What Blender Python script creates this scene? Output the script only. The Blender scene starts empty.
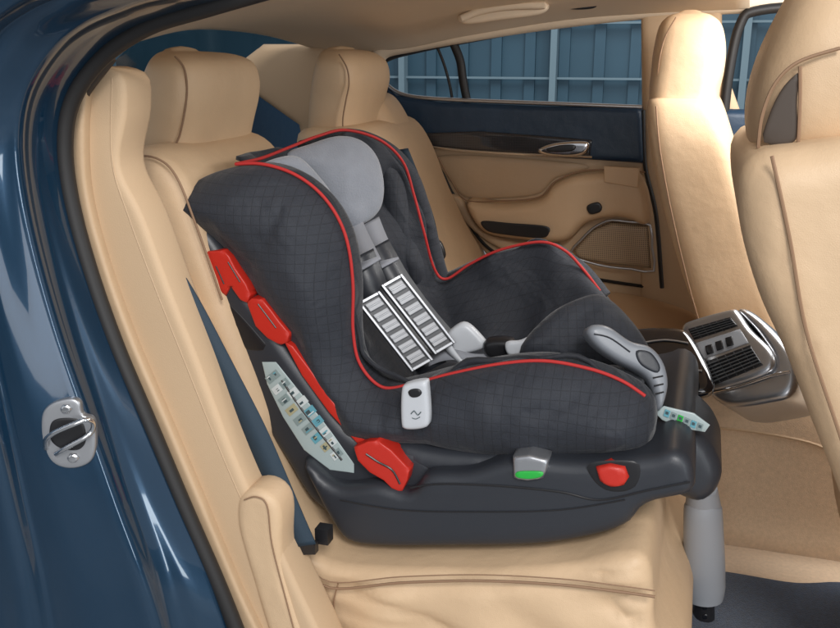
import bpy, math, random, numpy as np
from mathutils import Vector, noise
from mathutils.geometry import delaunay_2d_cdt
scene=bpy.context.scene
# ---------------------------------------------------------------- camera (real position beside the open door)
F=900.0; PITCH=math.radians(16.3); YAW=math.radians(17.2); C=Vector((0,0,1.25))
FW=Vector((-math.sin(YAW)*math.cos(PITCH),math.cos(YAW)*math.cos(PITCH),-math.sin(PITCH)))
RT=Vector((math.cos(YAW),math.sin(YAW),0)); UP=RT.cross(FW)
cam=bpy.data.cameras.new("camera"); co=bpy.data.objects.new("camera",cam); scene.collection.objects.link(co)
co.location=C; co.rotation_euler=(math.pi/2-PITCH,0,YAW); cam.sensor_width=36; cam.lens=36*F/840; cam.clip_end=200; cam.clip_start=.01
scene.camera=co
def ray(x,y): return FW+RT*((x-420)/F)+UP*((314-y)/F)
def P(x,y,Y):
    r=ray(x,y); return C+r*(Y/r.y)
def PX(x,y,X):
    r=ray(x,y); return C+r*(X/r.x)
def PP(x,y,O,N):
    r=ray(x,y); return C+r*((O-C).dot(N)/r.dot(N))
# ---------------------------------------------------------------- materials
def mat(name,col,rough=.5,metal=0,bump=0,bscale=200,coat=0,var=0,vscale=8,sheen=0,spec=.5,bdist=.001,vor=False):
    m=bpy.data.materials.new(name); m.use_nodes=True; nt=m.node_tree; b=nt.nodes["Principled BSDF"]
    b.inputs["Base Color"].default_value=(*col,1); b.inputs["Roughness"].default_value=rough; b.inputs["Metallic"].default_value=metal
    b.inputs["Coat Weight"].default_value=coat; b.inputs["Coat Roughness"].default_value=.04
    b.inputs["Sheen Weight"].default_value=sheen; b.inputs["Specular IOR Level"].default_value=spec
    tc=nt.nodes.new("ShaderNodeTexCoord")
    if bump:
        if vor:
            n=nt.nodes.new("ShaderNodeTexVoronoi"); n.feature='DISTANCE_TO_EDGE'; out="Distance"
        else:
            n=nt.nodes.new("ShaderNodeTexNoise"); n.inputs["Detail"].default_value=4; out="Fac"
        n.inputs["Scale"].default_value=bscale
        nt.links.new(tc.outputs["Object"],n.inputs["Vector"])
        bp=nt.nodes.new("ShaderNodeBump"); bp.inputs["Strength"].default_value=bump; bp.inputs["Distance"].default_value=bdist
        nt.links.new(n.outputs[out],bp.inputs["Height"])
        if vor:
            n2=nt.nodes.new("ShaderNodeTexNoise"); n2.inputs["Scale"].default_value=22; n2.inputs["Detail"].default_value=3
            nt.links.new(tc.outputs["Object"],n2.inputs["Vector"])
            b2=nt.nodes.new("ShaderNodeBump"); b2.inputs["Strength"].default_value=.35; b2.inputs["Distance"].default_value=.006
            nt.links.new(n2.outputs["Fac"],b2.inputs["Height"]); nt.links.new(b2.outputs[0],bp.inputs["Normal"])
        nt.links.new(bp.outputs["Normal"],b.inputs["Normal"])
    if var:
        n=nt.nodes.new("ShaderNodeTexNoise"); n.inputs["Scale"].default_value=vscale; n.inputs["Detail"].default_value=5
        nt.links.new(tc.outputs["Object"],n.inputs["Vector"])
        cr=nt.nodes.new("ShaderNodeValToRGB")
        cr.color_ramp.elements[0].position=.3; cr.color_ramp.elements[1].position=.7
        cr.color_ramp.elements[0].color=(*[c*(1-var) for c in col],1); cr.color_ramp.elements[1].color=(*[min(1,c*(1+var)) for c in col],1)
        nt.links.new(n.outputs["Fac"],cr.inputs["Fac"]); nt.links.new(cr.outputs["Color"],b.inputs["Base Color"])
    return m
LEA=mat("beige_leather",(.60,.425,.265),.5,bump=.4,bscale=420,var=.06,vscale=5,vor=True,bdist=.0008,spec=.4)
TRM=mat("beige_pillar_trim",(.55,.39,.245),.58,bump=.3,bscale=600,var=.04,vscale=3,spec=.3)
LEAD=mat("beige_stitching",(.26,.155,.09),.7)
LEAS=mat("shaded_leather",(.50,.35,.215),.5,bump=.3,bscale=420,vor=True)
CARP=mat("beige_carpet",(.62,.46,.31),.95,bump=.6,bscale=700,var=.08,vscale=140,sheen=.3,bdist=.002)
HEAD=mat("beige_headliner",(.76,.62,.46),.9,bump=.3,bscale=500)
MATB=mat("blue_mat_pile",(.014,.034,.072),.95,bump=1,bscale=500,var=.4,vscale=150,sheen=.3,bdist=.004)
PAINT=mat("blue_metallic_paint",(.006,.036,.078),.22,metal=.5,coat=1,var=.05,vscale=300)
RUB=mat("black_rubber",(.012,.011,.011),.55)
BRN=mat("brown_seal",(.05,.035,.025),.6)
BLUE=mat("dark_blue_leather",(.008,.030,.065),.45,bump=.3,bscale=420,vor=True)
PLA=mat("charcoal_plastic",(.025,.028,.035),.40,bump=.35,bscale=700,bdist=.0004)
PLB=mat("black_plastic",(.012,.012,.014),.35)
GPLD=mat("dark_grey_plastic",(.07,.075,.08),.35)
GLOSS=mat("piano_black",(.006,.006,.008),.06,coat=1)
RED=mat("red_plastic",(.48,.022,.012),.4,bump=.2,bscale=500)
REDF=mat("red_piping_cord",(.45,.02,.018),.7,bump=.5,bscale=900)
GRY=mat("grey_velour",(.25,.265,.30),.9,bump=.6,bscale=350,sheen=.4,var=.06,vscale=40,bdist=.002)
GPL=mat("grey_plastic",(.36,.38,.41),.4)
GPM=mat("slate_plastic",(.21,.225,.25),.38)
GPS=mat("grey_leg_sleeve",(.27,.29,.32),.42)
LPL=mat("light_grey_plastic",(.50,.52,.55),.35)
SIL=mat("satin_silver",(.50,.51,.53),.28,metal=.9)
SILD=mat("dull_silver",(.42,.43,.45),.36,metal=.8)
SILP=mat("brushed_pad_silver",(.34,.35,.37),.30,metal=.7)
PADG=mat("pad_grey",(.38,.39,.41),.4)
CHR=mat("chrome",(.75,.75,.76),.14,metal=1)
WEB=mat("grey_webbing",(.27,.28,.31),.8,bump=.5,bscale=900)
BELT=mat("blue_belt_webbing",(.010,.028,.048),.65,bump=.5,bscale=900)
GRN=mat("green_indicator",(.02,.38,.05),.4)
WHT=mat("white_label",(.36,.43,.43),.3)
CYA=mat("cyan_print",(.12,.33,.40),.4)
YEL=mat("ochre_print",(.38,.35,.22),.4)
DKP=mat("dark_print",(.05,.08,.09),.4)
GRP=mat("grey_print",(.22,.28,.28),.4)
LWH=mat("white_print",(.56,.60,.60),.4)
def fabric(name,base,line):
    m=bpy.data.materials.new(name); m.use_nodes=True; nt=m.node_tree; b=nt.nodes["Principled BSDF"]; L=nt.links.new
    uv=nt.nodes.new("ShaderNodeUVMap"); sp=nt.nodes.new("ShaderNodeSeparateXYZ"); L(uv.outputs[0],sp.inputs[0])
    outs=[]
    for k in (0,1):
        pg=nt.nodes.new("ShaderNodeMath"); pg.operation='PINGPONG'; pg.inputs[1].default_value=.0065; L(sp.outputs[k],pg.inputs[0])
        mr=nt.nodes.new("ShaderNodeMapRange"); mr.inputs[1].default_value=0; mr.inputs[2].default_value=.0009; mr.inputs[3].default_value=1; mr.inputs[4].default_value=0
        L(pg.outputs[0],mr.inputs[0]); outs.append(mr)
    mx=nt.nodes.new("ShaderNodeMath"); mx.operation='MAXIMUM'; L(outs[0].outputs[0],mx.inputs[0]); L(outs[1].outputs[0],mx.inputs[1])
    tc=nt.nodes.new("ShaderNodeTexCoord"); n=nt.nodes.new("ShaderNodeTexNoise"); n.inputs["Scale"].default_value=900; L(tc.outputs["Object"],n.inputs["Vector"])
    mix=nt.nodes.new("ShaderNodeMix"); mix.data_type='RGBA'; mix.inputs[6].default_value=(*base,1); mix.inputs[7].default_value=(*line,1)
    L(mx.outputs[0],mix.inputs[0])
    mul=nt.nodes.new("ShaderNodeMix"); mul.data_type='RGBA'; mul.blend_type='MULTIPLY'; mul.inputs[0].default_value=.6
    L(mix.outputs[2],mul.inputs[6]); 
    mr=nt.nodes.new("ShaderNodeMapRange"); mr.inputs[1].default_value=.3; mr.inputs[2].default_value=.7; mr.inputs[3].default_value=.5; mr.inputs[4].default_value=1.2; L(n.outputs["Fac"],mr.inputs[0]); L(mr.outputs[0],mul.inputs[7])
    L(mul.outputs[2],b.inputs["Base Color"])
    b.inputs["Roughness"].default_value=.75; b.inputs["Sheen Weight"].default_value=.15; b.inputs["Sheen Roughness"].default_value=.35
    n2=nt.nodes.new("ShaderNodeTexNoise"); n2.inputs["Scale"].default_value=13; n2.inputs["Detail"].default_value=2; n2.inputs["Distortion"].default_value=.8; L(tc.outputs["Object"],n2.inputs["Vector"])
    b2=nt.nodes.new("ShaderNodeBump"); b2.inputs["Strength"].default_value=.75; b2.inputs["Distance"].default_value=.014; L(n2.outputs["Fac"],b2.inputs["Height"])
    sub=nt.nodes.new("ShaderNodeMath"); sub.operation='MULTIPLY_ADD'; sub.inputs[1].default_value=-.5; L(mx.outputs[0],sub.inputs[0]); L(n.outputs["Fac"],sub.inputs[2])
    bp=nt.nodes.new("ShaderNodeBump"); bp.inputs["Strength"].default_value=.5; bp.inputs["Distance"].default_value=.0010
    L(sub.outputs[0],bp.inputs["Height"]); L(b2.outputs[0],bp.inputs["Normal"]); L(bp.outputs[0],b.inputs["Normal"])
    return m
FAB=fabric("dark_checked_fabric",(.023,.0265,.036),(.014,.016,.022))
def perf(name,col,hole,scale):
    m=mat(name,col,.5); nt=m.node_tree; b=nt.nodes["Principled BSDF"]
    uv=nt.nodes.new("ShaderNodeUVMap"); v=nt.nodes.new("ShaderNodeTexVoronoi"); v.inputs["Scale"].default_value=scale; v.inputs["Randomness"].default_value=0
    nt.links.new(uv.outputs[0],v.inputs["Vector"])
    cr=nt.nodes.new("ShaderNodeValToRGB"); cr.color_ramp.elements[0].position=.22; cr.color_ramp.elements[1].position=.36
    cr.color_ramp.elements[0].color=(*hole,1); cr.color_ramp.elements[1].color=(*col,1)
    nt.links.new(v.outputs["Distance"],cr.inputs["Fac"]); nt.links.new(cr.outputs["Color"],b.inputs["Base Color"]); return m
PERF=perf("speaker_mesh",(.42,.31,.20),(.14,.10,.065),190)
def carbon():
    m=mat("carbon_weave",(.03,.03,.03),.3,coat=1,spec=.2); nt=m.node_tree; b=nt.nodes["Principled BSDF"]
    uv=nt.nodes.new("ShaderNodeUVMap"); v=nt.nodes.new("ShaderNodeTexChecker"); v.inputs["Scale"].default_value=330
    v.inputs["Color1"].default_value=(.012,.012,.014,1); v.inputs["Color2"].default_value=(.05,.05,.055,1)
    mp=nt.nodes.new("ShaderNodeMapping"); mp.inputs["Rotation"].default_value=(0,0,.785)
    nt.links.new(uv.outputs[0],mp.inputs[0]); nt.links.new(mp.outputs[0],v.inputs[0]); nt.links.new(v.outputs[0],b.inputs["Base Color"]); return m
CARB=carbon()
# ---------------------------------------------------------------- mesh helpers
def root(name,loc,label,category,group=None):
    o=bpy.data.objects.new(name,None); o.location=loc; o.empty_display_size=.05; scene.collection.objects.link(o)
    o["label"]=label; o["category"]=category
    if group: o["group"]=group
    bpy.context.view_layer.update(); return o
def mk(name,vs,fs,m,parent=None,uvs=None,smooth=True,mi=None,sharp=None):
    me=bpy.data.meshes.new(name); me.from_pydata([tuple(v) for v in vs],[],fs); me.validate(verbose=False)
    for mm in (m if isinstance(m,(list,tuple)) else [m]): me.materials.append(mm)
    o=bpy.data.objects.new(name,me); scene.collection.objects.link(o)
    if uvs is not None:
        l=me.uv_layers.new(name="UVMap")
        for lp in me.loops: l.data[lp.index].uv=uvs[lp.vertex_index]
    me.polygons.foreach_set("use_smooth",[smooth]*len(me.polygons))
    if mi is not None:
        for p,i in zip(me.polygons,mi): p.material_index=i
    if sharp: me.set_sharp_from_angle(angle=math.radians(sharp))
    if parent:
        o.parent=parent; bpy.context.view_layer.update(); o.matrix_parent_inverse=parent.matrix_world.inverted()
    return o
def cr1(p0,p1,p2,p3,t):
    return .5*((2*p1)+(p2-p0)*t+(2*p0-5*p1+4*p2-p3)*t*t+(3*p1-p0-3*p2+p3)*t*t*t)
def spline(pts,n,closed=False):
    out=[]; N=len(pts)
    if closed:
        for i in range(N):
            for k in range(n): out.append(cr1(pts[i-1],pts[i],pts[(i+1)%N],pts[(i+2)%N],k/n))
    else:
        for i in range(N-1):
            a=pts[max(i-1,0)]; d=pts[min(i+2,N-1)]
            for k in range(n): out.append(cr1(a,pts[i],pts[i+1],d,k/n))
        out.append(pts[-1])
    return out
def resample(pts,step,closed):
    A=np.array([tuple(p) for p in pts]); 
    if closed: A=np.vstack([A,A[:1]])
    s=np.r_[0,np.cumsum(np.linalg.norm(np.diff(A,axis=0),axis=1))]
    n=max(6,int(s[-1]/step)); t=np.linspace(0,s[-1],n+1)
    if closed: t=t[:-1]
    return np.array([[np.interp(q,s,A[:,k]) for k in range(A.shape[1])] for q in t])
YN=Vector((0,-1,0))
def pdist(Q,B):
    A0=B; A1=np.roll(B,-1,0); d=A1-A0; L=(d**2).sum(1)+1e-12; out=np.empty(len(Q))
    for s in range(0,len(Q),2000):
        q=Q[s:s+2000][:,None,:]; t=np.clip(((q-A0)*d).sum(2)/L,0,1); out[s:s+2000]=np.sqrt((((A0+t[...,None]*d)-q)**2).sum(2)).min(1)
    return out
def inside(Q,B):
    x,y=Q[:,0],Q[:,1]; c=np.zeros(len(Q),bool); n=len(B)
    for i in range(n):
        x1,y1=B[i]; x2,y2=B[(i+1)%n]
        if y1==y2: continue
        c^=((y1>y)!=(y2>y))&(x<(x2-x1)*(y-y1)/(y2-y1)+x1)
    return c
def pillow(name,outline,O,N,T,R,m,parent=None,back=0,res=.012,wrk=0,wsc=9,sharp_outline=False,disp=None,fold=0,fdir=(1,1,1)):
    """cushion/slab: outline on plane (O,N) at the front shoulder, front height T with edge radius R, body extends 'back' behind"""
    if not isinstance(O,Vector): O=Vector((0,O,0)); N=YN
    N=N.normalized(); V=(Vector((0,0,1))-N*N.z).normalized(); U=V.cross(N)
    pt=[PP(x,y,O,N) for x,y in outline]
    p2=[Vector(((q-O).dot(U),(q-O).dot(V))) for q in pt]
    if not sharp_outline: p2=spline(p2,6,True)
    B=resample(p2,res,True)
    if sharp_outline:
        B=[]; n=len(p2)
        for i in range(n):
            a,b=p2[i],p2[(i+1)%n]; k=max(1,int((b-a).length/res))
            for j in range(k): B.append(tuple(a+(b-a)*j/k))
        B=np.array(B)
    area=0.5*np.sum(B[:,0]*np.roll(B[:,1],-1)-np.roll(B[:,0],-1)*B[:,1])
    if area<0: B=B[::-1].copy()
    n=len(B); tan=np.roll(B,-1,0)-np.roll(B,1,0); tan/=np.linalg.norm(tan,axis=1)[:,None]+1e-9; nor=np.c_[-tan[:,1],tan[:,0]]
    pts=[]
    K=4 if R<.03 else 6
    for k in range(1,K+1):
        d=R*(1-math.cos(k/K*math.pi/2)); q=B+nor*d; q=q[inside(q,B)]
        if len(q): pts.append(q[pdist(q,B)>=d*.93])
    mn,mx=B.min(0),B.max(0); g=np.array([(a,b) for a in np.arange(mn[0],mx[0],res) for b in np.arange(mn[1],mx[1],res)])
    if len(g):
        g=g[inside(g,B)]
        if len(g): g=g[pdist(g,B)>=min(R,res*2)+res*.5]; pts.append(g)
    seen={}; keep=[]
    cell=min(res*.3,R*.12+1e-4)
    for arr in pts:
        for q in arr:
            key=(round(q[0]/cell),round(q[1]/cell))
            if key in seen: continue
            seen[key]=1; keep.append(Vector(q))
    co=[Vector(b) for b in B]+keep
    r=delaunay_2d_cdt(co,[],[list(range(n))],1,1e-7)
    vs2=[v.copy() for v in r[0]]; tris=r[2]
    Q=np.array([tuple(v) for v in vs2]); d=pdist(Q,B); h=T*np.sqrt(np.clip(1-(1-np.minimum(d/R,1))**2,0,1))
    verts=[];uv=[]; fd=Vector(fdir)
    for v,hh,dd in zip(vs2,h,d):
        q=O+U*v.x+V*v.y
        e=hh; k=min(1,dd/max(R*.5,.001))
        if wrk: e+=wrk*noise.noise(q*wsc)*k
        if fold:
            s=Vector((q.x*fd.x,q.y*fd.y,q.z*fd.z)); e-=fold*(max(0,1-abs(noise.noise(s))*5)**2)*k
        if disp: q=q+disp(v.x,v.y,q)
        verts.append(q+N*e); uv.append((v.x,v.y))
    fs=[tuple(f) for f in tris]
    nb=len(verts)
    edges={}
    for f in fs:
        for a,b in zip(f,f[1:]+f[:1]): edges[(a,b)]=1
    be=[(a,b) for (a,b) in edges if (b,a) not in edges]
    if back>0:
        rb=min(R,back*.5)
        for i,v in enumerate(vs2):
            hh=rb*math.sqrt(max(0,1-(1-min(d[i]/rb,1))**2)) if rb>0 else 0
            q=O+U*v.x+V*v.y
            if disp: q=q+disp(v.x,v.y,q)
            verts.append(q-N*(back-rb+hh)); uv.append((v.x,v.y))
        for f in list(fs): fs.append(tuple(nb+i for i in reversed(f)))
        for a,b in be: fs.append((b,a,nb+a,nb+b))
    return mk(name,verts,fs,m,parent,uv)
def tube(name,pts,r,m,parent=None,n=8,sub=6,closed=False,flat=1,smooth=True):
    if sub>1: pts=spline(pts,sub,closed)
    N=len(pts); vs=[];fs=[]; nrm=None; uv=[]; L=0
    for i,p in enumerate(pts):
        if closed: t=(pts[(i+1)%N]-pts[i-1]).normalized()
        else: t=(pts[min(i+1,N-1)]-pts[max(i-1,0)]).normalized()
        if nrm is None: nrm=t.orthogonal().normalized()
        nrm=(nrm-t*nrm.dot(t)).normalized(); bn=t.cross(nrm)
        if isinstance(r,list):
            f=i/(N-1)*(len(r)-1); a=int(min(f,len(r)-2)); rr=r[a]+(r[a+1]-r[a])*(f-a)
        else: rr=r
        for k in range(n):
            a=2*math.pi*k/n; vs.append(p+nrm*math.cos(a)*rr+bn*math.sin(a)*rr*flat); uv.append((k/n,L))
        if i: L+=(pts[i]-pts[i-1]).length
    for i in range(N if closed else N-1):
        j=(i+1)%N
        for k in range(n): fs.append((i*n+k,i*n+(k+1)%n,j*n+(k+1)%n,j*n+k))
    if not closed: fs.append(tuple(range(n))[::-1]); fs.append(tuple(range((N-1)*n,N*n)))
    return mk(name,vs,fs,m,parent,uv,sharp=50)
def surf(name,rows,m,parent=None,th=0,su=5,sv=5,off=0,wrk=0,wsc=8):
    rows=[spline([q for q in r],sv) if sv>1 else r for r in rows]
    cols=list(zip(*rows)); cols=[spline(list(c),su) if su>1 else list(c) for c in cols]
    nr=len(cols[0]); nc=len(cols); vs=[];uv=[]
    us=[0]
    for j in range(1,nc): us.append(us[-1]+sum((cols[j][i]-cols[j-1][i]).length for i in range(nr))/nr)
    for j in range(nc):
        L=0
        for i in range(nr):
            q=cols[j][i]
            if i: L+=(cols[j][i]-cols[j][i-1]).length
            if wrk: q=q+Vector((noise.noise(q*wsc),noise.noise(q*wsc+Vector((7,3,1))),noise.noise(q*wsc+Vector((1,9,5)))))*wrk
            vs.append(q); uv.append((us[j],L))
    fs=[(j*nr+i,j*nr+i+1,(j+1)*nr+i+1,(j+1)*nr+i) for j in range(nc-1) for i in range(nr-1)]
    o=mk(name,vs,fs,m,parent,uv)
    if th:
        md=o.modifiers.new("solid",'SOLIDIFY'); md.thickness=th; md.offset=off
    return o
def loft(name,levels,m,parent,ex=3.6,n=40,sub=5):
    """rings of (y, x_back, x_front, Y_near, Y_far); back/front traced on the near side"""
    ctr=[]
    for y,xb,xf,Yn,Yf in levels:
        a=P(xb,y,Yn); b=P(xf,y,Yn); z=(a.z+b.z)/2
        ctr.append(Vector((a.x,b.x,z)).to_tuple()+(Yn,Yf))
    A=[Vector(c[:3]) for c in ctr]; Bv=[Vector((c[3],c[4],0)) for c in ctr]
    A=spline(A,sub); Bv=spline(Bv,sub); vs=[];fs=[];uv=[]
    for a,b in zip(A,Bv):
        cx=(a.x+a.y)/2; hx=(a.y-a.x)/2; cy=(b.x+b.y)/2; hy=(b.y-b.x)/2
        for k in range(n):
            t=2*math.pi*k/n; c,s=math.cos(t),math.sin(t)
            vs.append(Vector((cx+hx*math.copysign(abs(c)**(2/ex),c),cy+hy*math.copysign(abs(s)**(2/ex),s),a.z))); uv.append((t*.2,a.z))
    for i in range(len(A)-1):
        for k in range(n): fs.append((i*n+k,(i+1)*n+k,(i+1)*n+(k+1)%n,i*n+(k+1)%n))
    top=[Vector(v) for v in vs[:n]]; c=sum(top,Vector())/n; c.z+=.002
    b0=0
    for s,dz in ((.85,.003),(.5,.005)):
        nb=len(vs)
        for v in top: vs.append(c+(v-c)*s+Vector((0,0,dz))); uv.append((0,0))
        for k in range(n): fs.append((b0+k,b0+(k+1)%n,nb+(k+1)%n,nb+k))
        b0=nb
    vs.append(c+Vector((0,0,.006))); uv.append((0,0))
    for k in range(n): fs.append((b0+k,b0+(k+1)%n,len(vs)-1))
    fs.append(tuple(range((len(A)-1)*n,len(A)*n)))
    return mk(name,vs,fs,m,parent,uv)
def boxes(name,items,m,parent=None,smooth=False):
    vs=[];fs=[];mi=[]
    for c,a,b,d,k in items:
        n=len(vs)
        for sx,sy,sz in ((-1,-1,-1),(1,-1,-1),(1,1,-1),(-1,1,-1),(-1,-1,1),(1,-1,1),(1,1,1),(-1,1,1)): vs.append(c+a*sx+b*sy+d*sz)
        for f in ((3,2,1,0),(4,5,6,7),(0,1,5,4),(1,2,6,5),(2,3,7,6),(3,0,4,7)): fs.append(tuple(n+i for i in f)); mi.append(k)
    return mk(name,vs,fs,m,parent,None,smooth,mi)
def seam(name,pts,Y,parent,r=.0014,m=None):
    return tube(name,[P(x,y,Y if not isinstance(Y,(list,tuple)) else Y[i]) for i,(x,y) in enumerate(pts)],r,m or LEAD,parent,n=6)
# ---------------------------------------------------------------- setting
def plane(name,pts,m,kind="structure"):
    o=mk(name,pts,[tuple(range(len(pts)))],m,None,None,False); o["kind"]=kind; return o
CONC=mat("concrete",(.22,.23,.24),.8,var=.15,vscale=2)
plane("ground",[(-30,-20,0),(30,-20,0),(30,30,0),(-30,30,0)],CONC)
WALLM=mat("steel_blue_sheet",(.050,.115,.165),.5,var=.1,vscale=1)
WALLL=mat("pale_steel",(.20,.29,.34),.5)
wl=[(Vector((0,9,3)),Vector((14,0,0)),Vector((0,.05,0)),Vector((0,0,3)),0)]
for i in range(-40,40): wl.append((Vector((i*.33,8.93,3)),Vector((.05,0,0)),Vector((0,.03,0)),Vector((0,0,3)),0))
for x in (-4.2,-2.9,-1.4,.3,2.0,3.8): wl.append((Vector((x,8.8,3)),Vector((.03,0,0)),Vector((0,.06,0)),Vector((0,0,3)),1))
for z in (1.0,1.5): wl.append((Vector((0,8.84,z)),Vector((14,0,0)),Vector((0,.03,0)),Vector((0,0,.010)),1))
w=boxes("garage_wall",wl,[WALLM,WALLL]); w["label"]="blue ribbed sheet metal wall outside the car windows"; w["category"]="wall"
# ---------------------------------------------------------------- car body
car=root("car",(-.2,1.75,.3),"dark blue metallic car with beige interior and rear door open","car")
S=[(262,-15),(200,3),(140,22),(95,52),(66,92),(57,135),(62,190),(80,260),(108,340),(142,420),(178,505),(215,590),(250,680)]
Sx=lambda y: float(np.interp(y,[p[1] for p in S],[p[0] for p in S]))
def jY(t):
    return float(np.interp(t,[0,.18,.34,.46,.52,.62,.8,.86,.9,1],[.70,.735,.80,.81,.835,.845,.875,.905,.915,.95]))
rows=[]
for y in (-60,-15,5,25,50,90,135,190,260,340,420,505,590,700):
    x1=Sx(y)+2; x0=-140; rows.append([P(x0+(x1-x0)*t,y,jY(t)) for t in (0,.12,.2,.3,.38,.44,.48,.52,.56,.62,.74,.80,.84,.88,.92,1)])
surf("quarter_panel",rows,PAINT,car,th=.004,su=4,sv=3)
tube("door_seal",[P(x+7,y+4,.955) for x,y in S],.0115,RUB,car,n=10)
tube("inner_seal",[P(x+17,y+6,.985) for x,y in S[3:]],.006,BRN,car,n=8)
nn=Vector((.35,-.93,.05)).normalized(); o0=P(68,434,jY((68+140)/(Sx(434)+142)))+nn*.004
stk=pillow("door_striker",[(42,416),(52,403),(70,398),(80,402),(83,414),(94,420),(96,446),(90,462),(72,468),(54,463),(43,446)],o0,nn,.003,.003,SILD,car,back=.01,res=.004)
pillow("striker_recess",[(52,422),(66,418),(82,422),(86,440),(78,450),(60,448),(50,438)],o0+nn*.0035,nn,.001,.003,PLB,stk,res=.003)
tube("striker_loop",[PP(x,y,o0+nn*h,nn) for x,y,h in ((46,448,.004),(46,440,.016),(54,433,.024),(72,425,.028),(86,420,.024),(93,423,.014),(92,431,.010),(84,438,.014),(66,448,.014),(56,454,.006))],.0032,CHR,stk,n=10)
for bx,by in ((66,409),(73,458)):
    pillow("striker_bolt",[(bx+6*math.cos(a*math.pi/3),by+5*math.sin(a*math.pi/3)) for a in range(6)],o0+nn*.004,nn,.003,.0015,CHR,stk,res=.002,sharp_outline=True)
# pillar trim
pillow("pillar_trim",[(82,72),(122,73),(128,110),(121,165),(144,215),(172,290),(200,360),(230,440),(256,500),(292,570),(340,690),(275,690),(232,600),(194,505),(158,418),(124,338),(96,260),(79,190),(74,130)],1.0,None,.008,.012,TRM,car,back=.06)
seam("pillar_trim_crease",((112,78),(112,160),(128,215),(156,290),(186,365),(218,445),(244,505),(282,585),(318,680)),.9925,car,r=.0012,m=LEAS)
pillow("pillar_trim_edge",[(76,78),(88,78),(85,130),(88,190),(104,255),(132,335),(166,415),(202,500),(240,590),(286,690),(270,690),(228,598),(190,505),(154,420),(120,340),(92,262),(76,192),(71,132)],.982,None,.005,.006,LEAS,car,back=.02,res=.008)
# headliner
surf("headliner",[[P(90,60,.99),P(140,38,1.4),P(200,27,1.9),P(268,34,2.3),P(330,52,2.5)],
 [P(150,25,.99),P(225,8,1.4),P(300,8,1.9),P(365,30,2.25),P(392,50,2.44)],
 [P(262,-8,.99),P(350,-24,1.4),P(410,-10,1.9),P(450,18,2.25),P(466,36,2.44)],
 [P(430,-70,.99),P(480,-50,1.4),P(520,-25,1.9),P(550,5,2.25),P(562,20,2.44)],
 [P(640,-130,.99),P(640,-80,1.4),P(640,-40,1.9),P(642,-5,2.25),P(645,13,2.44)],
 [P(780,-170,.99),P(760,-100,1.4),P(760,-50,1.9),P(750,-10,2.25),P(750,8,2.44)]],HEAD,car,th=.01)
# far side body
pillow("rear_pillar_trim",[(238,64),(264,44),(330,44),(385,52),(378,62),(384,85),(402,105),(425,140),(448,190),(478,240),(500,300),(440,340),(330,330),(300,125),(262,98),(242,82)],2.46,None,.02,.02,TRM,car,back=.03,sharp_outline=True,res=.02)
tube("roof_rail_trim",[P(x,y,2.44) for x,y in ((376,62),(385,50),(410,44),(465,34),(520,25),(580,17),(645,10),(720,5),(840,0))],.022,HEAD,car)
tube("window_seal",[P(x,y,2.45) for x,y in ((392,96),(382,82),(378,66),(390,56),(420,48),(465,39),(560,22),(642,14))],.012,RUB,car)
tube("window_divider",[P(x,y,2.45) for x,y in ((452,40),(460,60),(463,80),(468,106))],.012,RUB,car,n=8)
tube("window_divider",[P(x,y,2.45) for x,y in ((436,44),(444,64),(450,86),(453,104))],.004,RUB,car,n=8)
pillow("middle_pillar_trim",[(641,5),(722,0),(722,60),(740,110),(745,300),(760,340),(640,330),(642,170),(642,110)],2.44,None,.012,.02,TRM,car,back=.04,sharp_outline=True,res=.02)
pillow("rear_windscreen",[(112,140),(116,60),(140,30),(200,15),(268,20),(310,50),(310,140)],Vector((-1.5,1.8,1)),Vector((1,0,0)),.002,.002,mat("tinted_glass",(.008,.024,.038),.1,coat=.5),car,res=.03,sharp_outline=True)
pillow("luggage_panel",[(60,90),(330,90),(330,330),(60,330)],Vector((-1.35,1.8,1)),Vector((1,0,0)),.002,.002,BLUE,car,res=.03,sharp_outline=True)
# ---------------------------------------------------------------- far rear door
door=pillow("rear_door",[(424,140),(540,150),(650,160),(656,230),(662,330),(600,300),(520,285),(480,245),(452,200)],2.46,None,.02,.02,LEA,car,back=.03,res=.016)
pillow("door_top",[(384,84),(396,95),(440,102),(540,106),(642,108),(644,163),(600,160),(520,155),(440,149),(422,138),(398,112)],2.415,None,.012,.014,BLUE,door,back=.05,res=.012,sharp_outline=True)
tube("window_sill_seal",[P(x,y,2.415) for x,y in ((384,82),(402,94),(440,99),(540,103),(642,107))],.006,SIL,door)
pillow("decor_strip",[(424,133),(480,131),(560,137),(592,140),(590,156),(540,154),(470,150),(432,146)],2.395,None,.006,.006,CARB,door,back=.01,res=.01,sharp_outline=True)
tube("decor_strip_trim",[P(x,y,2.39) for x,y in ((432,147),(470,151),(540,155),(592,157))],.003,CHR,door,n=6)
pillow("door_handle",[(538,149),(556,142),(588,141),(586,153),(570,157),(545,155)],2.38,None,.010,.008,CHR,door,res=.006)
pillow("door_handle_recess",[(546,149),(560,145),(575,145),(572,151),(552,152)],2.369,None,.002,.004,PLB,door,res=.006)
pillow("armrest",[(468,200),(500,202),(540,198),(556,182),(586,172),(640,174),(650,222),(620,216),(588,222),(566,240),(520,238),(484,230)],2.41,None,.045,.022,LEA,door,back=.06,res=.01)
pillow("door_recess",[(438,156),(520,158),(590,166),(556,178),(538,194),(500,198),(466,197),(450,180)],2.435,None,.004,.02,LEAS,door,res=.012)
pillow("door_pocket_lid",[(447,196),(462,198),(480,228),(512,240),(560,244),(552,256),(520,256),(486,240),(462,218)],2.43,None,.012,.01,LEA,door,res=.01)
seam("armrest_seam",((438,157),(452,182),(466,200),(500,201),(539,197),(556,181),(588,170),(645,172)),2.385,door,r=.002)
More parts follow.
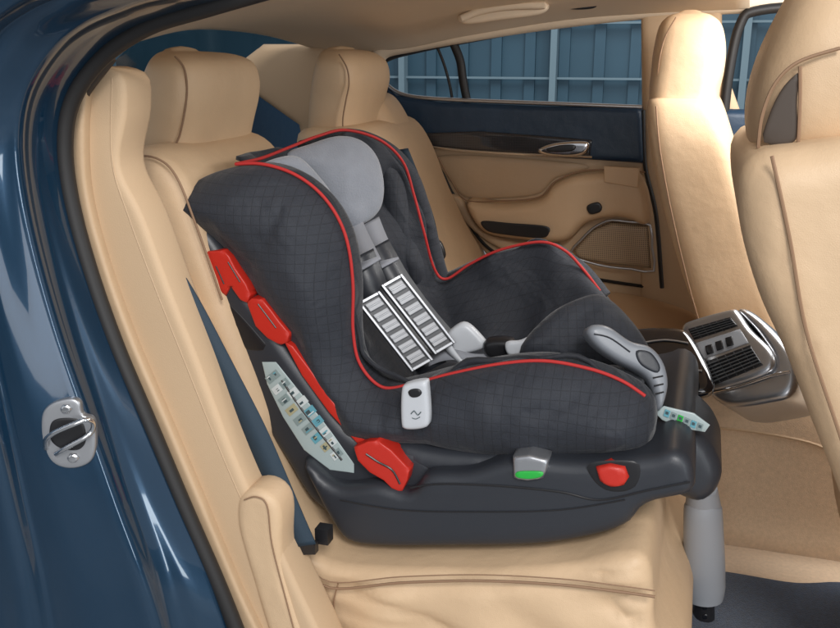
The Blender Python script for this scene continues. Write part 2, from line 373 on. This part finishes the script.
pillow("storage_slot",[(482,221),(510,223),(546,226),(549,233),(540,238),(500,234),(486,230)],2.355,None,.002,.004,PLB,door,res=.006)
pillow("window_switch",[(587,206),(597,202),(602,206),(600,212),(590,214)],2.358,None,.004,.003,PLB,door,res=.004)
pillow("switch_panel",[(604,166),(640,168),(638,188),(604,182)],2.36,None,.003,.003,LEA,door,res=.006,sharp_outline=True)
sp=pillow("speaker",[(574,250),(592,230),(612,222),(648,226),(651,268),(610,264),(578,258)],2.42,None,.012,.012,PERF,door,back=.02,res=.008,sharp_outline=True)
tube("speaker_rim",[P(x,y,2.405) for x,y in ((570,254),(581,240),(592,229),(602,223),(612,220),(630,222),(650,225),(652,248),(654,271),(632,269),(610,267),(588,262))],.0035,SILD,sp,closed=True,sub=2)
seam("door_panel_seam",((432,150),(456,200),(484,244),(520,262),(590,278),(655,288)),2.435,door,r=.005,m=RUB)
seam("door_edge_seal",((643,110),(645,165),(656,215),(662,288)),2.415,door,r=.006,m=RUB)
fd=pillow("front_door",[(735,150),(790,150),(800,330),(735,330)],2.45,None,.01,.01,LEA,car,res=.02,sharp_outline=True)
pillow("front_door_top",[(715,108),(800,112),(800,165),(715,165)],2.425,None,.02,.02,BLUE,fd,back=.02,res=.02,sharp_outline=True)
tube("front_window_seal",[P(x,y,2.42) for x,y in ((722,140),(728,80),(740,25),(760,10),(840,4))],.012,RUB,fd)
rl=pillow("roof_light",[(458,16),(480,8),(530,0),(548,4),(540,14),(500,20),(466,24)],2.2,None,.01,.008,HEAD,car,back=.02,res=.008)
pillow("roof_light_lens",[(560,2),(566,0),(596,0),(594,8),(570,9)],2.3,None,.004,.004,PLB,car,res=.006)
tube("grab_handle",[P(x,y,2.18) for x,y in ((462,18),(480,11),(510,6),(545,5))],.009,HEAD,rl)
# ---------------------------------------------------------------- floor
fl=plane("floor",[(-1.0,.98,.30),(2.0,.98,.30),(2.0,2.46,.30),(-1.0,2.46,.30)],CARP)
fm=pillow("floor_mat",[(560,560),(700,570),(790,584),(860,592),(900,700),(560,700)],Vector((0,0,.306)),Vector((0,0,1)).lerp(Vector((0,-1,0)),.0001),.006,.006,MATB,back=.004,res=.02)
fm["label"]="dark blue carpet mat on the beige car floor"; fm["category"]="floor mat"
tun=root("centre_console",P(730,400,1.8),"carpeted beige centre console with silver rear air vent panel","console")
surf("tunnel",[[P(640,372,2.0),P(640,374,1.8),P(640,392,1.74),P(640,520,1.72)],[P(700,372,2.0),P(700,376,1.8),P(700,394,1.74),P(700,540,1.72)],
 [P(800,385,2.0),P(790,390,1.8),P(790,405,1.74),P(790,560,1.72)],[P(900,400,2.0),P(900,402,1.8),P(900,420,1.74),P(900,570,1.72)]],CARP,tun,th=.02)
seam("tunnel_edge",((660,430),(720,428),(800,440),(840,455)),1.722,tun,r=.003,m=LEAS)
NV=Vector((-.45,-.72,.5)).normalized(); O1=P(730,355,1.66)
fr=pillow("vent_panel",[(683,329),(690,322),(732,310),(740,313),(752,330),(772,350),(776,366),(762,378),(716,392),(708,386),(698,366),(688,345)],O1,NV,.010,.010,SIL,tun,back=.10,res=.007)
OV=O1+NV*.0105
pillow("console_body",[(738,311),(752,312),(778,334),(796,360),(799,382),(790,398),(768,404),(738,408),(720,403),(706,388),(716,390),(764,378),(776,364),(760,335)],O1-NV*.01,NV,.012,.012,SIL,tun,back=.12,res=.007)
def vent(nm,q,n):
    v=pillow(nm,q,OV,NV,.0015,.002,PLB,fr,res=.006,sharp_outline=True)
    a,b,c,d=[PP(x,y,OV+NV*.003,NV) for x,y in q]
    it=[]
    for i in range(1,n):
        t=i/n; p=a.lerp(d,t); s=b.lerp(c,t); it.append(((p+s)/2,(s-p)*.48,(d-a)*.022,NV*.002,0))
    for i in range(1,6):
        t=i/6; p=a.lerp(b,t); s=d.lerp(c,t); it.append(((p+s)/2-NV*.001,(s-p)*.48,(b-a)*.008,NV*.001,0))
    boxes("vent_slats",it,GPLD,v)
vent("air_vent",[(688,329),(730,317),(738,326),(694,340)],5)
vent("air_vent",[(700,364),(750,345),(763,365),(712,386)],7)
pillow("button_panel",[(696,343),(740,329),(749,343),(702,360)],OV,NV,.001,.003,GPL,fr,res=.006,sharp_outline=True)
for x,y in ((709,349),(719,345),(729,341)):
    pillow("climate_button",[(x-4,y-3),(x+3,y-5),(x+5,y+4),(x-2,y+6)],OV+NV*.002,NV,.002,.0015,PLB,fr,res=.004,sharp_outline=True)
tube("console_trim",[PP(x,y,O1+NV*.004,NV) for x,y in ((712,392),(740,386),(770,376),(790,372))],.003,CHR,tun,n=8)
ld=Vector((-.1,-.6,.75)).normalized()
LO=P(672,360,1.62)
pillow("storage_lid",[(628,333),(672,329),(692,338),(714,390),(664,390),(646,360)],LO,ld,.008,.012,GLOSS,tun,back=.02,res=.01)
for k in range(3):
    tube("lid_trim",[PP(x,y,LO+ld*.010,ld) for x,y in ((636+k*10,344+k*14),(664+k*7,340+k*14),(688+k*7,343+k*14))],.002,SIL,tun,n=6)
# ---------------------------------------------------------------- rear seats
rs=root("rear_car_seat",P(200,400,1.4),"beige leather rear seat carrying the child seat","car seat","rear seats")
pillow("backrest",[(118,172),(128,150),(150,148),(172,158),(190,180),(200,210),(218,260),(244,330),(275,420),(262,450),(225,400),(190,320),(160,245),(140,215)],1.16,None,.03,.03,LEA,rs,back=.33,res=.014,wrk=.004,wsc=14)
hr=loft("headrest",[(51,160,172,1.31,1.40),(54,149,181,1.265,1.445),(63,138,187,1.235,1.475),(82,129,190,1.225,1.488),(104,123,190,1.225,1.49),(128,121,188,1.232,1.488),(148,120,187,1.236,1.485),(166,121,190,1.24,1.485),(190,128,204,1.24,1.49)],LEA,rs,ex=4.0)
seam("headrest_seam",((175,56),(184,68),(187,88),(185,110),(180,134),(175,150),(182,172)),1.236,hr,r=.0016)
seam("headrest_seam",((134,74),(126,100),(123,130),(124,160)),1.230,hr,r=.0014)
seam("backrest_seam",((130,156),(156,158),(176,176),(196,225),(222,300)),1.128,rs,r=.0018)
pillow("belt_outlet",[(117,84),(130,76),(137,82),(137,112),(134,132),(119,136)],1.14,None,.003,.008,PLB,rs,res=.008)
pillow("belt_outlet_trim",[(117,98),(130,95),(131,104),(118,108)],1.13,None,.003,.004,LEA,rs,res=.006)
cu=pillow("cushion",[(172,280),(188,300),(212,345),(240,410),(270,480),(300,535),(340,560),(450,566),(560,562),(625,548),(650,560),(655,620),(660,720),(300,720),(240,520),(195,390)],1.10,None,.03,.035,LEA,rs,back=.56,res=.011,wrk=.014,wsc=12,fold=.010,fdir=(5,1,18))
pillow("side_bolster",[(240,498),(248,488),(262,487),(276,496),(283,514),(284,556),(300,612),(330,700),(296,700),(268,620),(250,560),(240,522)],1.0,None,.014,.016,LEA,rs,back=.05,res=.009,wrk=.003,wsc=18)
seam("bolster_seam",((244,500),(256,497),(267,506),(272,545),(286,600),(310,690)),.985,rs,r=.0011)
seam("cushion_seam",((205,345),(232,420),(262,490),(292,548)),1.067,cu)
seam("cushion_seam",((300,562),(330,588),(400,583),(480,581),(560,585),(620,592),(655,597)),1.064,cu,r=.002)
seam("cushion_seam",((338,584),(334,610),(345,660)),1.066,cu)
seam("cushion_seam",((300,556),(330,582),(400,577),(480,575),(560,579),(620,586),(655,591)),1.064,cu,r=.0009)
surf("seat_belt",[[P(x,y,1.036),P(x+w,y-4,1.040)] for x,y,w in ((160,262,14),(180,305,20),(205,362,25),(236,428,28),(258,478,28),(274,516,28),(290,548,26))],BELT,rs,th=.002,sv=1)
boxes("belt_anchor",[(P(304,548,1.045),Vector((.020,0,.004)),Vector((0,.006,0)),Vector((0,0,.008)),0),(P(324,534,1.07),Vector((.010,0,.0)),Vector((0,.010,0)),Vector((0,0,.012)),0)],PLB,rs)
rs2=root("rear_car_seat",P(400,300,2.1),"beige leather rear seat beside the far door, empty","car seat","rear seats")
pillow("backrest",[(298,140),(330,128),(356,132),(376,160),(394,205),(415,250),(440,300),(430,330),(380,330),(330,240)],1.92,None,.03,.03,LEA,rs2,back=.46,res=.016)
h2=loft("headrest",[(49,324,336,2.02,2.16),(52,316,344,1.98,2.20),(62,309,350,1.95,2.24),(80,304,353,1.945,2.25),(98,302,351,1.95,2.245),(116,301,348,1.952,2.24),(135,301,347,1.955,2.24),(150,304,350,1.955,2.24)],LEA,rs2,ex=4.0)
seam("headrest_seam",((339,54),(347,68),(349,84),(346,100),(343,118),(343,135)),1.950,h2,r=.0018)
pillow("backrest_bolster",[(352,112),(368,94),(386,104),(408,148),(422,190),(432,230),(440,262),(436,300),(412,270),(396,225),(377,180),(360,140)],2.2,None,.05,.04,LEA,rs2,back=.14,res=.012)
seam("bolster_seam",((366,100),(384,140),(404,190),(420,250)),2.148,rs2,r=.0018)
pillow("cushion",[(395,300),(440,308),(520,324),(600,334),(650,345),(690,360),(700,380),(700,440),(420,440)],1.98,None,.03,.04,LEA,rs2,back=.42,res=.02)
surf("seat_belt",[[P(x,y,1.95),P(x+12,y-2,1.95)] for x,y in ((396,150),(410,185),(422,220),(428,250),(428,262))],BELT,rs2,th=.002,sv=1)
pillow("belt_buckle",[(428,244),(440,240),(446,256),(436,262)],1.92,None,.008,.006,PLB,rs2,res=.006)
# ---------------------------------------------------------------- front seats
f2=root("front_car_seat",P(720,330,2.1),"beige leather front seat beside the far door","car seat","front seats")
loft("backrest",[(92,660,704,2.0,2.27),(98,650,716,1.94,2.32),(108,644,724,1.91,2.35),(140,645,735,1.89,2.37),(190,654,750,1.89,2.38),(250,669,768,1.89,2.39),(320,692,790,1.89,2.39),(400,728,815,1.91,2.37),(450,750,830,1.91,2.37)],LEA,f2,ex=5.5,n=56)
h=loft("headrest",[(12,678,702,2.06,2.2),(15,667,713,2.02,2.24),(25,657,723,1.98,2.28),(48,651,727,1.96,2.30),(72,648,725,1.95,2.31),(95,646,720,1.94,2.31),(115,648,720,1.93,2.31),(140,660,716,1.98,2.25)],LEA,f2,ex=4.4,n=48)
seam("headrest_seam",((676,17),(664,40),(658,70),(659,94)),1.962,h,r=.0016)
seam("backrest_seam",((656,106),(660,150),(672,215),(690,290),(708,350)),1.889,f2,r=.0018)
f1=root("front_car_seat",P(900,500,1.4),"beige leather front seat seen from behind at close range","car seat","front seats")
pillow("backrest",[(737,190),(741,166),(756,151),(790,145),(900,140),(1000,200),(1050,700),(900,700),(862,560),(835,480),(810,415),(785,350),(760,295),(742,235)],1.16,None,.05,.05,LEA,f1,back=.46,res=.016,wrk=.008,wsc=8,fold=.004,fdir=(9,1,5))
h=loft("headrest",[(-70,850,905,1.30,1.42),(-50,826,925,1.26,1.46),(-20,802,940,1.23,1.49),(20,781,950,1.20,1.52),(60,764,950,1.19,1.53),(100,753,945,1.19,1.53),(135,750,930,1.20,1.52),(165,754,920,1.22,1.50),(190,760,915,1.22,1.50)],LEA,f1,ex=3.6)
pillow("headrest_slot",[(764,142),(768,118),(781,90),(797,73),(800,77),(797,100),(795,142)],1.186,None,.002,.006,BRN,h,res=.01)
seam("headrest_seam",((758,148),(762,116),(775,84),(798,62),(840,48)),1.183,h,r=.0022)
seam("headrest_seam",((800,66),(800,100),(798,150)),1.183,h,r=.0022)
seam("backrest_seam",((772,156),(790,240),(806,330),(835,420),(855,480)),1.108,f1,r=.0022)
# ---------------------------------------------------------------- child seat
cs=root("child_seat",P(480,540,1.4),"dark grey child seat with red piping, standing on rear seat","child seat")
NY=1.20
side=[(181,200),(190,185),(222,170),(262,164),(292,172),(318,190),(338,215),(350,245),(356,285),(356,330),(362,362),(382,384),(412,381),(450,371),(500,361),(545,358),(590,366),(625,380),(648,395),(656,412),(655,432),(645,446),(600,452),(540,455),(480,452),(430,441),(385,440),(352,432),(336,408),(312,374),(292,340),(272,306),(250,272),(230,247),(206,230),(184,213)]
cover=pillow("fabric_cover",side,NY,None,.068,.075,FAB,cs,back=.05,res=.008,wrk=.020,wsc=9,fold=.006,fdir=(12,1,5))
bowl=[[(232,163,1.24),(270,152,1.33),(310,144,1.43),(350,134,1.53),(378,142,1.60)],
[(300,178,NY),(290,200,1.30),(322,192,1.47),(372,192,1.60),(405,167,1.64)],
[(340,220,NY),(325,250,1.30),(355,247,1.48),(395,242,1.60),(419,212,1.64)],
[(355,285,NY),(345,300,1.3),(375,300,1.48),(412,300,1.60),(431,262,1.65)],
[(360,350,NY),(370,368,1.3),(415,362,1.45),(445,335,1.60),(445,280,1.66)],
[(410,381,NY),(420,400,1.3),(470,370,1.45),(495,338,1.60),(492,252,1.66)],
[(490,362,NY),(500,385,1.3),(530,352,1.45),(550,325,1.60),(540,244,1.66)],
[(570,362,NY),(570,368,1.3),(585,335,1.45),(592,305,1.58),(578,262,1.66)],
[(640,392,NY),(642,365,1.3),(640,345,1.42),(622,318,1.55),(600,292,1.64)]]
surf("seat_liner",[[P(*q) for q in r] for r in bowl],FAB,cs,th=.006,wrk=.016,wsc=15,su=8,sv=8)
tube("far_rim_padding",[P(x+3,y+4,Y+.02) for x,y,Y in ((300,146,1.48),(345,134,1.56),(382,146,1.62),(405,170,1.66),(417,200,1.67),(428,240,1.68),(440,278,1.69),(455,274,1.69),(492,258,1.69),(540,250,1.69),(574,264,1.69),(600,294,1.67))],.018,FAB,cs,n=14)
tube("red_piping",[P(x,y,NY-.012) for x,y in ((236,164),(262,164),(292,173),(318,191),(337,216),(348,245),(353,285),(353,330),(360,364),(382,387),(412,384),(450,374),(500,364),(545,361),(590,369),(622,381),(645,396))],.0026,REDF,cs,sub=8)
tube("red_piping",[P(x,y,Y) for x,y,Y in ((236,164,1.19),(262,158,1.27),(290,147,1.36),(318,136,1.44),(346,130,1.50),(380,140,1.55),(403,162,1.59),(414,195,1.60),(424,232,1.60),(434,268,1.62),(446,279,1.63),(470,264,1.64),(500,250,1.64),(540,242,1.64),(564,250,1.64),(582,268,1.64),(600,291,1.62))],.0027,REDF,cs,sub=8)
pillow("armrest_padding",[(436,285),(455,270),(500,251),(540,244),(568,254),(600,292),(625,335),(560,340),(480,345),(450,330)],1.72,None,.02,.04,FAB,cs,back=.05,res=.012,wrk=.005)
pillow("wing_padding",[(364,148),(386,152),(400,170),(408,200),(418,240),(427,268),(420,292),(404,268),(388,240),(382,200),(376,170)],1.64,None,.03,.025,FAB,cs,back=.04,res=.01,wrk=.004)
HN=Vector((.72,-.62,.25)).normalized(); HO=P(345,180,1.44)
hp=pillow("head_pad",[(284,156),(310,144),(338,136),(360,140),(376,156),(383,182),(381,206),(370,220),(352,227),(338,220),(328,204),(308,180)],HO,HN,.022,.05,GRY,cs,back=.02,res=.006,wrk=.010,wsc=14,fold=.003,fdir=(10,4,7))
seam("head_pad_seam",((292,160),(316,177),(331,197),(340,222)),[1.405,1.385,1.375,1.38],hp,r=.002,m=GPM)
pillow("head_pad",[(262,165),(285,156),(300,158),(318,176),(332,196),(341,220),(328,211),(305,191),(285,177)],P(300,180,1.3),HN,.018,.022,GRY,cs,back=.02,res=.007,wrk=.005,wsc=16)
pillow("front_padding",[(520,352),(545,318),(575,300),(602,296),(630,320),(650,350),(662,385),(656,415),(640,430),(600,390),(560,366)],P(600,350,1.34),Vector((.2,-.8,.5)),.04,.06,FAB,cs,back=.04,res=.01,wrk=.012,wsc=14,fold=.006,fdir=(14,4,8))
AN=Vector((.3,-.85,.4)).normalized(); AO=P(630,365,1.24)
ah=pillow("adjuster_handle",[(586,333),(592,325),(608,327),(629,341),(649,347),(662,362),(667,384),(662,406),(656,410),(651,388),(641,374),(616,361),(596,347)],AO,AN,.014,.009,GPM,cs,back=.03,res=.005)
pillow("adjuster_button",[(636,351),(650,352),(660,366),(656,373),(640,364)],AO+AN*.014,AN,.003,.004,PLA,ah,res=.004)
tube("adjuster_rib",[PP(x,y,AO+AN*.0145,AN) for x,y in ((594,334),(610,338),(630,352))],.0012,PLA,ah,n=6)
for k in range(3):
    tube("adjuster_rib",[PP(x,y,AO+AN*.0145,AN) for x,y in ((653+k*1.2,378+k*8),(663+k*.4,376+k*8))],.0012,PLB,ah,n=6,sub=1)
def strap(nm,pts,w,m,par,th=.003):
    return surf(nm,[[P(x,y,Y),P(x+w[0],y+w[1],Y+.03)] for x,y,Y in pts],m,par,th=th,sv=1)
strap("shoulder_pad",((347,262,1.32),(356,284,1.31),(366,306,1.31),(394,345,1.315),(420,375,1.32)),(26,-13),PLA,cs,th=.008)
strap("shoulder_pad",((366,252,1.36),(376,270,1.35),(388,290,1.345),(414,325,1.345),(438,352,1.35)),(22,-12),PLA,cs,th=.008)
strap("harness_strap",((341,226,1.43),(350,246,1.37),(362,270,1.31)),(19,-11),WEB,cs)
strap("harness_strap",((362,226,1.43),(370,246,1.39),(382,268,1.345)),(17,-9),WEB,cs)
def pad(a,b,w,Y,nm):
    A=P(*a,Y);B=P(*b,Y); Wd=(P(a[0]+w[0],a[1]+w[1],Y+.02)-A); ax=(B-A); N=ax.cross(Wd).normalized()
    if N.dot(FW)>0: N=-N
    it=[((A+B+Wd)/2,ax/2,Wd/2,N*.006,0)]; n=6
    for i in range(n):
        t=.05+.9*(i+.5)/n
        it.append((A+ax*(t-.01)+Wd*.5+N*.0085,ax*.052,Wd*.32,N*.004,1))
        it.append((A+ax*(t-.01)+Wd*.5+N*.0105,ax*.010,Wd*.32,N*.003,2))
    for s in (.06,.94): it.append(((A+B)/2+Wd*s+N*.008,ax/2,Wd*.06,N*.006,2))
    for s in (.02,.98): it.append((A+ax*s+Wd*.5+N*.007,ax*.02,Wd*.49,N*.004,2))
    o=boxes(nm,it,[PLA,PADG,SILP],cs); bv=o.modifiers.new("b",'BEVEL'); bv.width=.0011; bv.segments=2; return o
pad((357,303),(411,372),(22,-12),1.285,"harness_pad")
pad((380,286),(434,355),(21,-12),1.315,"harness_pad")
pillow("buckle_tongue",[(444,340),(452,328),(466,322),(482,336),(487,346),(472,352),(453,354)],1.35,None,.010,.007,LPL,cs,back=.006,res=.006)
pillow("harness_buckle",[(484,342),(496,338),(512,340),(516,352),(505,358),(488,356)],1.34,None,.012,.008,PLB,cs,back=.02,res=.006)
surf("lap_strap",[[P(x,y,1.34),P(x+2,y+11,1.33)] for x,y in ((412,366),(430,354),(450,349),(475,354),(500,352),(528,340))],WEB,cs,th=.003,sv=1)
surf("lap_strap",[[P(x,y,1.33),P(x+12,y+5,1.33)] for x,y in ((438,338),(448,352),(458,362))],LPL,cs,th=.003,sv=1)
pillow("buckle_tongue",[(506,342),(520,340),(531,336),(532,346),(520,354),(508,354)],1.32,None,.006,.005,LPL,cs,res=.005)
tb=pillow("belt_tab",[(402,390),(408,383),(426,380),(428,386),(430,418),(426,427),(408,429),(402,424)],NY-.078,None,.006,.006,LPL,cs,back=.014,res=.005)
pillow("tab_button",[(408,392),(412,389),(419,389),(422,393),(418,397),(411,397)],NY-.0845,None,.002,.003,PLB,tb,res=.003)
tube("tab_emblem",[P(x,y,NY-.0850) for x,y in ((411,414),(414,411),(416,413),(418,415),(421,412))],.0007,DKP,tb,n=5)
tube("tab_emblem",[P(x,y,NY-.0850) for x,y in ((412,418),(416,419),(420,417))],.0005,DKP,tb,n=5)
# shell and base
pillow("back_shell",[(188,238),(194,226),(212,228),(260,300),(310,370),(360,432),(420,445),(440,470),(400,512),(350,514),(316,498),(288,455),(262,415),(236,372),(212,330),(196,290),(189,260)],1.17,None,.02,.018,PLA,cs,back=.40,res=.012)
base=pillow("base",[(306,458),(340,482),(380,480),(412,488),(430,470),(470,468),(520,455),(580,458),(650,452),(672,446),(690,456),(695,478),(690,490),(655,498),(640,506),(630,519),(600,531),(540,541),(450,543),(385,543),(352,538),(336,520),(320,492)],1.14,None,.02,.016,PLA,cs,back=.44,res=.012)
pillow("base_upper",[(396,440),(450,448),(540,452),(640,448),(650,462),(560,468),(500,466),(450,474),(415,466)],1.17,None,.02,.02,PLA,cs,back=.36,res=.012)
pillow("base_nose",[(640,420),(662,418),(690,424),(706,436),(716,450),(722,470),(714,490),(695,498),(660,480),(645,450)],1.27,None,.03,.03,PLA,cs,back=.16,res=.01)
lb=pillow("warning_label",[(655,413),(664,406),(694,413),(710,425),(705,432),(680,428),(662,420)],1.236,None,.002,.002,WHT,cs,res=.006,sharp_outline=True)
it=[]
for i in range(6):
    q=P(667+i*6.6,413.5+i*2.7,1.2325); it.append((q,Vector((.0036,0,-.0012)),Vector((.001,0,.005)),Vector((0,.0005,0)),(0,1,2,1,0,1)[i]))
    it.append((q+Vector((0,-.0008,.001)),Vector((.002,0,-.0006)),Vector((.0003,0,.002)),Vector((0,.0005,0)),3))
boxes("label_print",it,[CYA,GRP,GRN,DKP],lb)
def red(o,Y=1.1485,T=.003): return pillow("belt_guide",o,Y,None,T,.002,RED,cs,back=.03,res=.005,sharp_outline=True)
red([(203,255),(208,251),(224,250),(230,256),(236,268),(247,284),(251,294),(248,303),(241,300),(231,286),(226,296),(220,290),(213,276)])
red([(247,302),(252,298),(263,299),(272,310),(280,321),(290,333),(288,342),(281,345),(268,338),(256,326)])
red([(284,341),(293,346),(314,374),(338,408),(366,440),(359,445),(329,412),(302,375)],1.150,.002)
g=red([(368,441),(378,440),(392,450),(410,469),(408,480),(402,492),(392,488),(384,480),(370,472),(358,460),(354,447)],1.132)
seam("belt_guide_groove",((366,454),(378,462),(392,470),(400,484)),1.128,g,r=.0015,m=PLB)
for a,b in (((228,262),(240,282)),((258,304),(276,328)),((216,266),(224,284))):
    seam("belt_guide_rib",(a,((a[0]+b[0])/2,(a[1]+b[1])/2),b),1.1450,g,r=.001,m=PLB)
pillow("shell_recess",[(210,300),(228,302),(262,338),(268,350),(242,348),(220,324)],1.151,None,.002,.008,PLB,cs,res=.008)
seam("shell_groove",((282,380),(304,412),(342,460)),1.149,cs,r=.002,m=PLB)
lab=[(262,362),(276,362),(300,392),(330,430),(354,464),(354,473),(330,470),(304,450),(283,417),(267,384)]
pl=pillow("instruction_label",lab,1.1495,None,.0008,.002,WHT,cs,res=.008,sharp_outline=True)
rnd=random.Random(4); it=[]; LY=1.1482
for i in range(9):
    t=(i+.6)/9.4; cx,cy=268+t*75,371+t*91; hw=4+4.8*math.sin(math.pi*min(1,t*1.1))
    u=(P(cx+5.2,cy+6.6,LY)-P(cx,cy,LY)); vv=(P(cx+hw,cy-hw*.8,LY)-P(cx,cy,LY)); q=P(cx,cy,LY)
    for s in (-.55,.55):
        it.append((q+vv*s*1.05,u*.47,vv*.52,Vector((0,.0005,0)),rnd.choice([4,4,0,3,1,3])))
        it.append((q+vv*s*1.05+Vector((0,-.0008,0))+u*rnd.uniform(-.15,.15)+vv*rnd.uniform(-.15,.15),u*rnd.uniform(.12,.3),vv*rnd.uniform(.1,.2),Vector((0,.0005,0)),2))
        it.append((q+vv*s*1.05+Vector((0,-.0010,0))+u*rnd.uniform(-.3,.3),u*.07,vv*rnd.uniform(.15,.35),Vector((0,.0005,0)),rnd.choice([0,1,3,2])))
boxes("label_print",it,[CYA,YEL,DKP,LWH,GRP],pl)
ind=pillow("lock_indicator",[(513,456),(530,454),(549,459),(547,470),(543,478),(528,480),(514,478)],1.117,None,.006,.004,SILD,cs,back=.03,res=.005,sharp_outline=True)
pillow("indicator_window",[(517,472),(530,471),(543,472),(541,477),(528,479),(516,477)],1.1105,None,.002,.002,GRN,ind,res=.004)
pillow("release_button",[(596,467),(610,464),(625,467),(629,477),(624,485),(611,487),(600,481)],1.116,None,.006,.005,RED,cs,back=.03,res=.005,sharp_outline=True)
pillow("release_recess",[(590,463),(636,462),(638,482),(626,491),(606,490),(592,478)],1.1195,None,.001,.006,PLB,cs,res=.008)
seam("base_groove",((410,488),(440,484),(500,486),(560,492),(600,500),(650,490),(690,482)),1.119,cs,m=PLB)
seam("base_groove",((340,500),(400,510),(480,512),(560,510),(625,500)),1.119,cs,r=.001,m=PLB)
tube("support_leg",[P(702,488,1.40),P(703,504,1.41),P(703,512,1.41),P(704,560,1.42),P(704,585,1.43),P(704,598,1.43)],[.024,.028,.031,.034,.035,.031],GPS,cs,n=24,sub=4)
tube("leg_pole",[P(704,590,1.43),P(705,640,1.43),P(705,670,1.43)],.017,PLB,cs,n=16,sub=1)
for k in range(4):
    pillow("leg_hole",[(703,606+k*9),(707,606+k*9),(707,610+k*9),(703,610+k*9)],1.412,None,.001,.002,GLOSS,cs,res=.003)
# ---------------------------------------------------------------- light
w=bpy.data.worlds.new("World"); scene.world=w; w.use_nodes=True
bg=w.node_tree.nodes["Background"]; bg.inputs[0].default_value=(.90,.94,1,1); bg.inputs[1].default_value=.56
def area(nm,loc,tgt,size,e,col=(1,1,1),sy=None):
    l=bpy.data.lights.new(nm,'AREA'); l.energy=e; l.size=size; l.color=col
    if sy: l.shape='RECTANGLE'; l.size_y=sy
    o=bpy.data.objects.new(nm,l); scene.collection.objects.link(o)
    o.location=loc; o.rotation_euler=(Vector(tgt)-Vector(loc)).to_track_quat('-Z','Y').to_euler()
area("studio_key_lamp",(.9,-1.3,2.9),(-.3,1.4,.8),.9,76,(1,.98,.96))
area("studio_side_lamp",(2.4,1.7,2.1),(-.3,2.0,.8),1.2,38,(1,.98,.96))
area("studio_fill_lamp",(.5,-1.6,1.3),(.1,2.3,.85),1.6,22,(1,.98,.97))
area("studio_strip_lamp",(2.2,-.6,1.2),(-.4,.9,.9),.25,16,(.9,.97,1),2.0)
area("added_cabin_fill",(.25,1.85,1.40),(.2,2.1,.5),.4,8,(1,.98,.95))  # unseen fill added below the headliner to brighten the far door, no car fitting
area("studio_garage_lamp",(0,5,4.5),(0,9,1.5),3,120,(.95,1,1))
scene.view_settings.view_transform='Standard'
